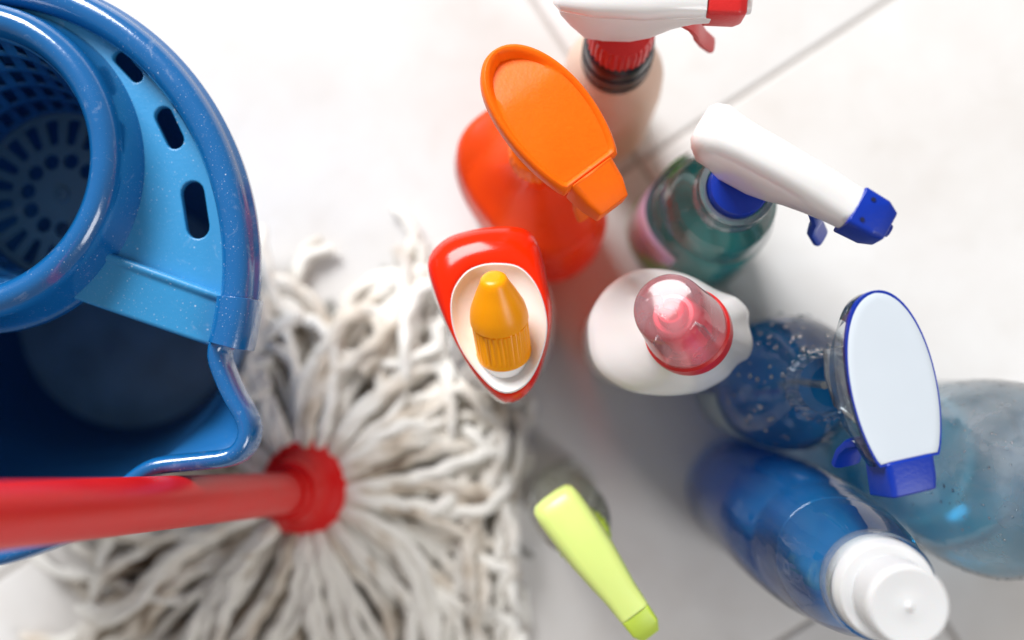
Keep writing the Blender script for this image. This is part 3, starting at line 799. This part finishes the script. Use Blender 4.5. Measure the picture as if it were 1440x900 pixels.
# ---- clear head glass cleaner with oval white panel ------------------------------------------
c0 = Vector((0.1430, -0.0100, 0))
R4 = root('spray_bottle', 'blue glass cleaner spray bottle with oval white panel on its clear head', 'spray bottle', c0)
pr = [(0.0, .037, .037, 2.2), (0.004, .042, .041, 2.2), (0.03, .0435, .042, 2.2), (0.125, .0435, .042, 2.1), (0.148, .0415, .041, 2), (0.165, .037, .037, 2), (0.180, .030, .030, 2), (0.190, .0235, .0235, 2), (0.197, .0188, .0188, 2), (0.203, .0168, .0168, 2), (0.210, .0175, .0175, 2), (0.213, .0150, .0150, 2), (0.228, .0146, .0146, 2)]
mesh_obj('bottle_shell', *loft([ring(0, 0, z, a, b, n, 0, 72) for z, a, b, n in pr], True, False), PET_B, R4)
pl = [(0.002, .034, .034, 2.2), (0.006, .0405, .0395, 2.2), (0.118, .0418, .0405, 2.1), (0.1185, .0412, .0400, 2.1)]
mesh_obj('liquid', *loft([ring(0, 0, z, a, b, n, 0, 72) for z, a, b, n in pl]), L_NAVY, R4)
lb = mesh_obj('label', *wrap(radians(188), radians(262), 0.02, 0.122, .0435, .042, 2.2, 0), LABEL_G, R4)
lb.modifiers.new('thick', 'SOLIDIFY').thickness = 0.0003
mesh_obj('collar', *lathe([(.0150, .210), (.0185, .211), (.0192, .215), (.0178, .219), (.0178, .236), (.0165, .240), (.0110, .241)], 100, False, False, mod=lambda t, z: 1 + (.03 * (1 if sin(24 * t) > 0 else -1) if .214 < z < .238 else 0)), PET_B, R4, sharp=40)
HG = radians(-79)
M = tilt_mat(Vector((0.002, 0.0, 0.236)), HG, lean=radians(-13))
place(mesh_obj('pump_core', *loft([rsec(-.020, .014, .004, .046), rsec(-.006, .016, .000, .050), rsec(.010, .014, .002, .050), rsec(.022, .010, .026, .048), rsec(.036, .009, .032, .046)]), PET_W, R4, sharp=60), M)
def leaf2(z, sh=0.0, s=1.0): return [Vector((p.x * s, p.y * s, z)) for p in leaf(1, z, x0=-.044, x1=.052, w=.0228, shrink=sh, cut=.0375)]
sh = [leaf2(.026, .006, .86), leaf2(.040, .003, .97), leaf2(.050), leaf2(.0585), leaf2(.0600, .0004)]
place(mesh_obj('head_shell', *loft(sh, False, False), PET_B, R4, sharp=40), M)
place(mesh_obj('rim_band', *merge([loft([leaf2(.0575, -.0003), leaf2(.0606, -.0003), leaf2(.0606, .0009), leaf2(.0575, .0009), leaf2(.0575, -.0003)], False, False)]), NAVY, R4, sharp=30), M)
place(mesh_obj('top_panel', *loft([leaf2(.0570, .0012), leaf2(.0606, .0010), leaf2(.0610, .0016), [Vector((p.x, p.y, .0611)) for p in leaf2(0, .004)], [Vector((p.x * .5, p.y * .5, .0612)) for p in leaf2(0, .004)]]), PANEL, R4, sharp=40), M)
nz = loft([rsec(.0365, .0258, .040, .0620, 9), rsec(.0465, .0252, .038, .0615, 9), rsec(.0535, .0240, .036, .0600, 9)])
bevel(place(mesh_obj('nozzle', *nz, NAVY, R4, sharp=35), M), .0010, 2)
place(mesh_obj('trigger', *blade([(.022, .044), (.027, .034), (.029, .024), (.030, .014), (.034, .004), (.041, -.004)], .016, .016, .006), NAVY, R4), M)
v, f = tube([Vector((0, 0, .225)), Vector((.002, .001, .15)), Vector((-.012, -.010, .02))], .0022, 10)
mesh_obj('dip_tube', v, f, PET_W, R4)
rd = random.Random(5); Dv, Df = [], []
for k in range(150):
    a = rd.uniform(0, 2 * pi); t = rd.random()
    z = .125 + t * .075
    for (z0, a0, _, _), (z1, a1, _, _) in zip(pr, pr[1:]):
        if z0 <= z <= z1: R = a0 + (a1 - a0) * (z - z0) / (z1 - z0); sl = (a1 - a0) / (z1 - z0); break
    nrm = Vector((cos(a), sin(a), -sl)).normalized(); r = rd.uniform(.0006, .0021)
    q = Vector((0, 0, 1)).rotation_difference(nrm).to_matrix().to_4x4()
    v, f = lathe([(r, 0), (r * .85, r * .45), (r * .4, r * .7), (r * .02, r * .75)], 10)
    v = xf(v, Matrix.Translation(Vector((R * cos(a), R * sin(a), z))) @ q); o_ = len(Dv); Dv += v; Df += [tuple(i + o_ for i in qf) for qf in f]
dr = mesh_obj('droplets', Dv, Df, DROP, R4, sharp=0); dr['kind'] = 'stuff'

# ---- small lime spray --------------------------------------------------------------------------
c0 = Vector((0.0145, -0.1010, 0))
R5 = root('spray_bottle', 'small translucent spray bottle with a lime yellow-green trigger head', 'spray bottle', c0)
pr = [(0.0, .020, .019, 2.3), (0.003, .0235, .022, 2.3), (0.09, .0240, .0225, 2.3), (0.115, .0235, .022, 2.2), (0.130, .0205, .0200, 2), (0.140, .017, .017, 2), (0.146, .0135, .0135, 2), (0.160, .013, .013, 2)]
HL = radians(-54)
lk = lambda z: -0.010 * (1 - max(0.0, min(1.0, (z - .09) / .05)))
mesh_obj('bottle_shell', *loft([ring(lk(z), -lk(z) * .8, z, a, b, n, HL + pi / 2, 60) for z, a, b, n in pr], True, False), PET_Y, R5)
v, f = tube([Vector((0, 0, .16)), Vector((.001, .001, .09)), Vector((-.006, .008, .012))], .0018, 10)
mesh_obj('dip_tube', v, f, WHITE, R5)
mesh_obj('neck_ring', *lathe([(.0130, .150), (.0168, .151), (.0166, .156), (.0135, .157)], 50), PET_B, R5)
mesh_obj('collar', *lathe([(.0140, .1565), (.0164, .158), (.0162, .174), (.0145, .177), (.010, .178)], 90, mod=lambda t, z: 1 + (.02 * (1 if sin(22 * t) > 0 else -1) if z < .175 else 0)), LIME_D, R5, sharp=40)
M = tilt_mat(Vector((0, 0, 0.176)), HL, lean=radians(-3))
secs = [rsec(-.0355, .012, .028, .038), rsec(-.0345, .022, .022, .0435, 3), rsec(-.032, .0265, .016, .0465, 4), rsec(-.026, .0285, .008, .048, 4), rsec(-.014, .0285, .000, .049, 4), rsec(.004, .0270, -.001, .049, 4), rsec(.018, .0235, .010, .048, 4), rsec(.030, .0200, .022, .0465, 4), rsec(.043, .0185, .026, .0445, 5)]
bevel(place(mesh_obj('spray_head', *loft(secs), LIME, R5, sharp=50), M), .0008, 2, 45)
bevel(place(mesh_obj('nozzle', *loft([rsec(.0428, .0180, .0255, .0440, 7), rsec(.053, .0170, .026, .0420, 7), rsec(.0590, .0110, .029, .0370, 7)]), LIME_D, R5, sharp=35), M), .0008, 2)
place(mesh_obj('trigger', *blade([(.026, .026), (.030, .018), (.032, .008), (.034, -.004), (.039, -.012)], .011, .009, .004), LIME_D, R5), M)

# ---------------------------------------------------------------- toilet cleaner with yellow cap
c0 = Vector((-0.036, 0.026, 0))
R6 = root('cleaner_bottle', 'red and white toilet cleaner bottle with slanting ribbed yellow cap', 'bottle', c0)
out = ringpx([(603, 366), (625, 338), (660, 325), (700, 320), (738, 323), (757, 345), (768, 390), (775, 432), (772, 475), (757, 528), (738, 556), (715, 566), (695, 557), (662, 520), (630, 460), (609, 405)], 0.236, 80)
oval = ringpx([(700, 369), (730, 374), (753, 397), (767, 432), (770, 468), (760, 508), (742, 540), (718, 554), (694, 548), (666, 519), (645, 486), (634, 450), (635, 412), (652, 384), (674, 372)], 0.2485, 80)
basec = Vector((-0.036, 0.026, 0))
ell_b = lambda z, a, b: ring(basec.x, basec.y, z, a, b, 2.2, radians(-8), 80)
low = [ell_b(0.0, .029, .039), ell_b(.004, .032, .042), ell_b(.03, .033, .043), ell_b(.13, .033, .044)]
w1 = scaled(out, .99, .19, -.0015, -.001); w2 = scaled(out, 1.0, .222, -.0018, -.0012)
mesh_obj('bottle_shell', *[sub_ for sub_ in (lambda t: ([p - c0 for p in t[0]], t[1]))(loft(low + [w1, w2, scaled(out, .985, .231, -.0006, -.0004)]))], WHITE_G, R6)
sl = [scaled(out, 1.000, .2295), scaled(out, 1.008, .2325), scaled(out, 1.006, .2365), lerp_ring(scaled(out, 1, .2405), scaled(oval, 1, .2485), .18), lerp_ring(scaled(out, 1, .243), oval, .5), lerp_ring(scaled(out, 1, .244), oval, .85), scaled(oval, 1.0, .2482), scaled(oval, .985, .2475)]
mesh_obj('sleeve', *(lambda t: ([p - c0 for p in t[0]], t[1]))(loft(sl, False, False)), REDB, R6, sharp=70)
ins = [scaled(oval, .995, .2468), scaled(oval, .985, .2490), scaled(oval, .965, .2494), scaled(oval, .945, .2480), scaled(oval, .85, .2450), scaled(oval, .6, .2415), scaled(oval, .3, .2400), scaled(oval, .05, .2400)]
mesh_obj('collar_insert', *(lambda t: ([p - c0 for p in t[0]], t[1]))(loft(ins, False, True)), WHITE_G, R6, sharp=60)
cb = P(708, 489, 0.244) - c0; cb.z = .243
ct = P(694, 392, 0.276) - c0; ct.z = .276
ax = (ct - cb).normalized(); LC = (ct - cb).length
Q = Matrix.Translation(cb) @ Vector((0, 0, 1)).rotation_difference(ax).to_matrix().to_4x4()
mesh_obj('neck', *(lambda t: (xf(t[0], Q), t[1]))(lathe([(.0125, -.010), (.0140, -.003), (.0140, .001), (.0125, .002)], 48)), WHITE_G, R6)
k_ = LC / .046
cp = lathe([(.0128, -.004), (.0146, -.0035), (.0148, -.001), (.0143, .000), (.0145, .0185 * k_), (.0139, .0190 * k_), (.0139, .0196 * k_), (.0152, .0202 * k_), (.0151, .0225 * k_), (.0142, .0275 * k_), (.0108, .0360 * k_), (.0076, .0430 * k_), (.0068, .0455 * k_), (.0055, .0468 * k_), (.0030, .0473 * k_), (.0004, .0471 * k_)], 144,
           mod=lambda t, z: 1 + (.016 * (1 if sin(36 * t) > 0 else -1) if -.0005 < z < .0186 * k_ else 0))
mesh_obj('cap', xf(cp[0], Q), cp[1], YELLOW, R6, sharp=40)

# ---------------------------------------------------------------- white bottle with pink cap
c0 = Vector((0.0590, 0.0170, 0))
R7 = root('cleaner_bottle', 'white bottle with frosted pink cap over a red pouring nozzle', 'bottle', c0)
rel = lambda t: ([Vector(p) - c0 for p in t[0]], t[1])
o7 = ringpx([(826, 470), (830, 440), (852, 405), (885, 382), (920, 377), (965, 385), (1010, 408), (1036, 418), (1053, 436), (1054, 456), (1060, 482), (1054, 503), (1038, 513), (1022, 532), (1000, 545), (975, 554), (930, 557), (885, 550), (850, 530), (832, 505)], 0.218, 96)
o7 = [p for p in o7]
low = [scaled(o7, .88, 0.0), scaled(o7, .95, .004), scaled(o7, .97, .03), scaled(o7, .98, .12), scaled(o7, .97, .17), scaled(o7, .985, .196)]
nk = P(970, 466, .246); nk.z = .246
nr = lambda r, z, N=96: ring(nk.x, nk.y, z, r, N=N)
shl = [scaled(o7, 1.0, .210), scaled(o7, .995, .217), scaled(o7, .975, .2215), lerp_ring(scaled(o7, .97, .224), nr(.0215, .236), .14), lerp_ring(scaled(o7, .97, .226), nr(.0215, .238), .5), lerp_ring(scaled(o7, .97, .228), nr(.0215, .240), .86), nr(.0220, .2415), nr(.0205, .2440), nr(.016, .245)]
mesh_obj('bottle_shell', *rel(loft(low + shl)), WHITE_G, R7, sharp=70)
kb = P(969, 467, .248) - c0; kb.z = .247
kt = P(937, 430, .289) - c0; kt.z = .289
ax = (kt - kb).normalized(); LK = (kt - kb).length
Q = Matrix.Translation(kb) @ Vector((0, 0, 1)).rotation_difference(ax).to_matrix().to_4x4()
mesh_obj('base_ring', *(lambda t: (xf(t[0], Q), t[1]))(lathe([(.0195, -.006), (.0222, -.005), (.0228, .000), (.0226, .0050), (.0214, .0062), (.012, .0066)], 72)), REDN, R7, sharp=40)
s = LK / .050
noz = lathe([(.0140, .006), (.0135, .012), (.0120, .020 * s), (.0122, .024 * s), (.0116, .026 * s), (.0108, .034 * s), (.0100, .0350 * s), (.0080, .0352 * s), (.0074, .0365 * s), (.0072, .0410 * s), (.0064, .0420 * s), (.0052, .0415 * s), (.0048, .0385 * s), (.0030, .0380 * s), (.0026, .0420 * s), (.0004, .0428 * s)], 48)
mesh_obj('nozzle', xf(noz[0], Q), noz[1], plastic('bright_red_pour_nozzle', (0.86, 0.02, 0.06), 0.3, 0.03, sss=.2), R7, sharp=40)
capo = lathe([(.0212, .0062), (.0210, .012), (.0200, .022 * s), (.0188, .034 * s), (.0180, .043 * s), (.0172, .0470 * s), (.0158, .0490 * s), (.0130, .0497 * s), (.0060, .0499 * s), (.0004, .0499 * s)], 72)
co = mesh_obj('cap', xf(capo[0], Q), capo[1], PINK, R7, sharp=50)
for k in range(4):
    a = pi / 2 * k - 0.5
    fin = box(.0135, .0185, -.0006, .0006, .010, .040 * s)
    mesh_obj('fin', xf(fin[0], Q @ Matrix.Rotation(a, 4, 'Z')), fin[1], PINK, R7, smooth=False)

# ---------------------------------------------------------------- blue bottle with white cap
c0 = Vector((0.1490, -0.1020, 0))
R8 = root('cleaner_bottle', 'tall transparent blue bottle with a two-step white cap', 'bottle', c0)
HB = atan2(c0.y, c0.x)
pr = [(0.0, .052, .037, 2.3), (0.004, .058, .0405, 2.3), (0.03, .059, .0415, 2.2), (0.15, .056, .0405, 2.2), (0.190, .0500, .0390, 2.1), (0.198, .0435, .0370, 2.1), (0.202, .0425, .0362, 2.0), (0.240, .0390, .0345, 2), (0.268, .0330, .0310, 2), (0.284, .0270, .0265, 2), (0.292, .0235, .0235, 2), (0.297, .0225, .0225, 2)]
mesh_obj('bottle_shell', *loft([ring(0, 0, z, a, b, n, HB, 84) for z, a, b, n in pr], True, False), PET_B, R8)
pl = [(z, a - .0018, b - .0018, n) for z, a, b, n in pr[:8]]; pl[0] = (.002, .044, .035, 2.3)
mesh_obj('liquid', *loft([ring(0, 0, z, a, b, n, HB, 84) for z, a, b, n in pl] + [ring(0, 0, .2405, .0365, .032, 2, HB, 84)]), L_BLUE, R8)
mesh_obj('cap_collar', *lathe([(.0205, .293), (.0232, .294), (.0235, .298), (.0228, .312), (.0215, .3155), (.0170, .3165)], 72), WHITE_C, R8, sharp=45)
mesh_obj('cap', *lathe([(.0160, .315), (.0168, .317), (.0176, .320), (.0176, .340), (.0172, .3432), (.0160, .3445), (.0100, .3440), (.0030, .3438), (.0016, .3444), (.0010, .3450), (.0003, .3450)], 72), WHITE_C, R8, sharp=45)
mesh_obj('clear_skirt', *lathe([(.0243, .286), (.0250, .290), (.0250, .305), (.0244, .307)], 72, False, False), PET_W, R8)

# ---------------------------------------------------------------- big clear bottle at the right
c0 = Vector((0.2520, -0.0640, 0))
R9 = root('water_bottle', 'large clear frosty plastic bottle with pale blue liquid', 'bottle', c0)
pr = [(0.0, .046, .046, 2), (0.004, .052, .052, 2), (0.03, .055, .055, 2), (0.045, .0545, .0545, 2), (0.12, .0555, .0555, 2), (0.165, .057, .057, 2), (0.190, .056, .056, 2), (0.210, .052, .052, 2), (0.232, .044, .044, 2), (0.252, .033, .033, 2), (0.268, .021, .021, 2), (0.278, .0148, .0148, 2), (0.296, .0135, .0135, 2)]
mesh_obj('bottle_shell', *loft([ring(0, 0, z, a, b, n, 0, 84) for z, a, b, n in pr], True, False), PET_W, R9)
pl = [(.002, .044, .044, 2), (.006, .051, .051, 2), (.03, .0535, .0535, 2), (.085, .0532, .0532, 2), (.0855, .0528, .0528, 2)]
mesh_obj('liquid', *loft([ring(0, 0, z, a, b, n, 0, 84) for z, a, b, n in pl]), L_CYAN, R9)
mesh_obj('cap', *lathe([(.0140, .288), (.0155, .289), (.0155, .304), (.0145, .3055), (.010, .306)], 72), WHITE, R9, sharp=40)
rd = random.Random(8); Dv, Df = [], []
for k in range(420):
    a = rd.uniform(0, 2 * pi); z = rd.uniform(.15, .265)
    for (z0, a0, _, _), (z1, a1, _, _) in zip(pr, pr[1:]):
        if z0 <= z <= z1: R = a0 + (a1 - a0) * (z - z0) / (z1 - z0); sl_ = (a1 - a0) / (z1 - z0); break
    nrm = Vector((cos(a), sin(a), -sl_)).normalized(); r = rd.uniform(.0003, .0009)
    q = Vector((0, 0, 1)).rotation_difference(nrm).to_matrix().to_4x4()
    v, f = lathe([(r, 0), (r * .85, r * .45), (r * .02, r * .7)], 8)
    v = xf(v, Matrix.Translation(Vector((R * cos(a), R * sin(a), z))) @ q); o_ = len(Dv); Dv += v; Df += [tuple(i + o_ for i in qf) for qf in f]
dr = mesh_obj('droplets', Dv, Df, DROP, R9, sharp=0); dr['kind'] = 'stuff'
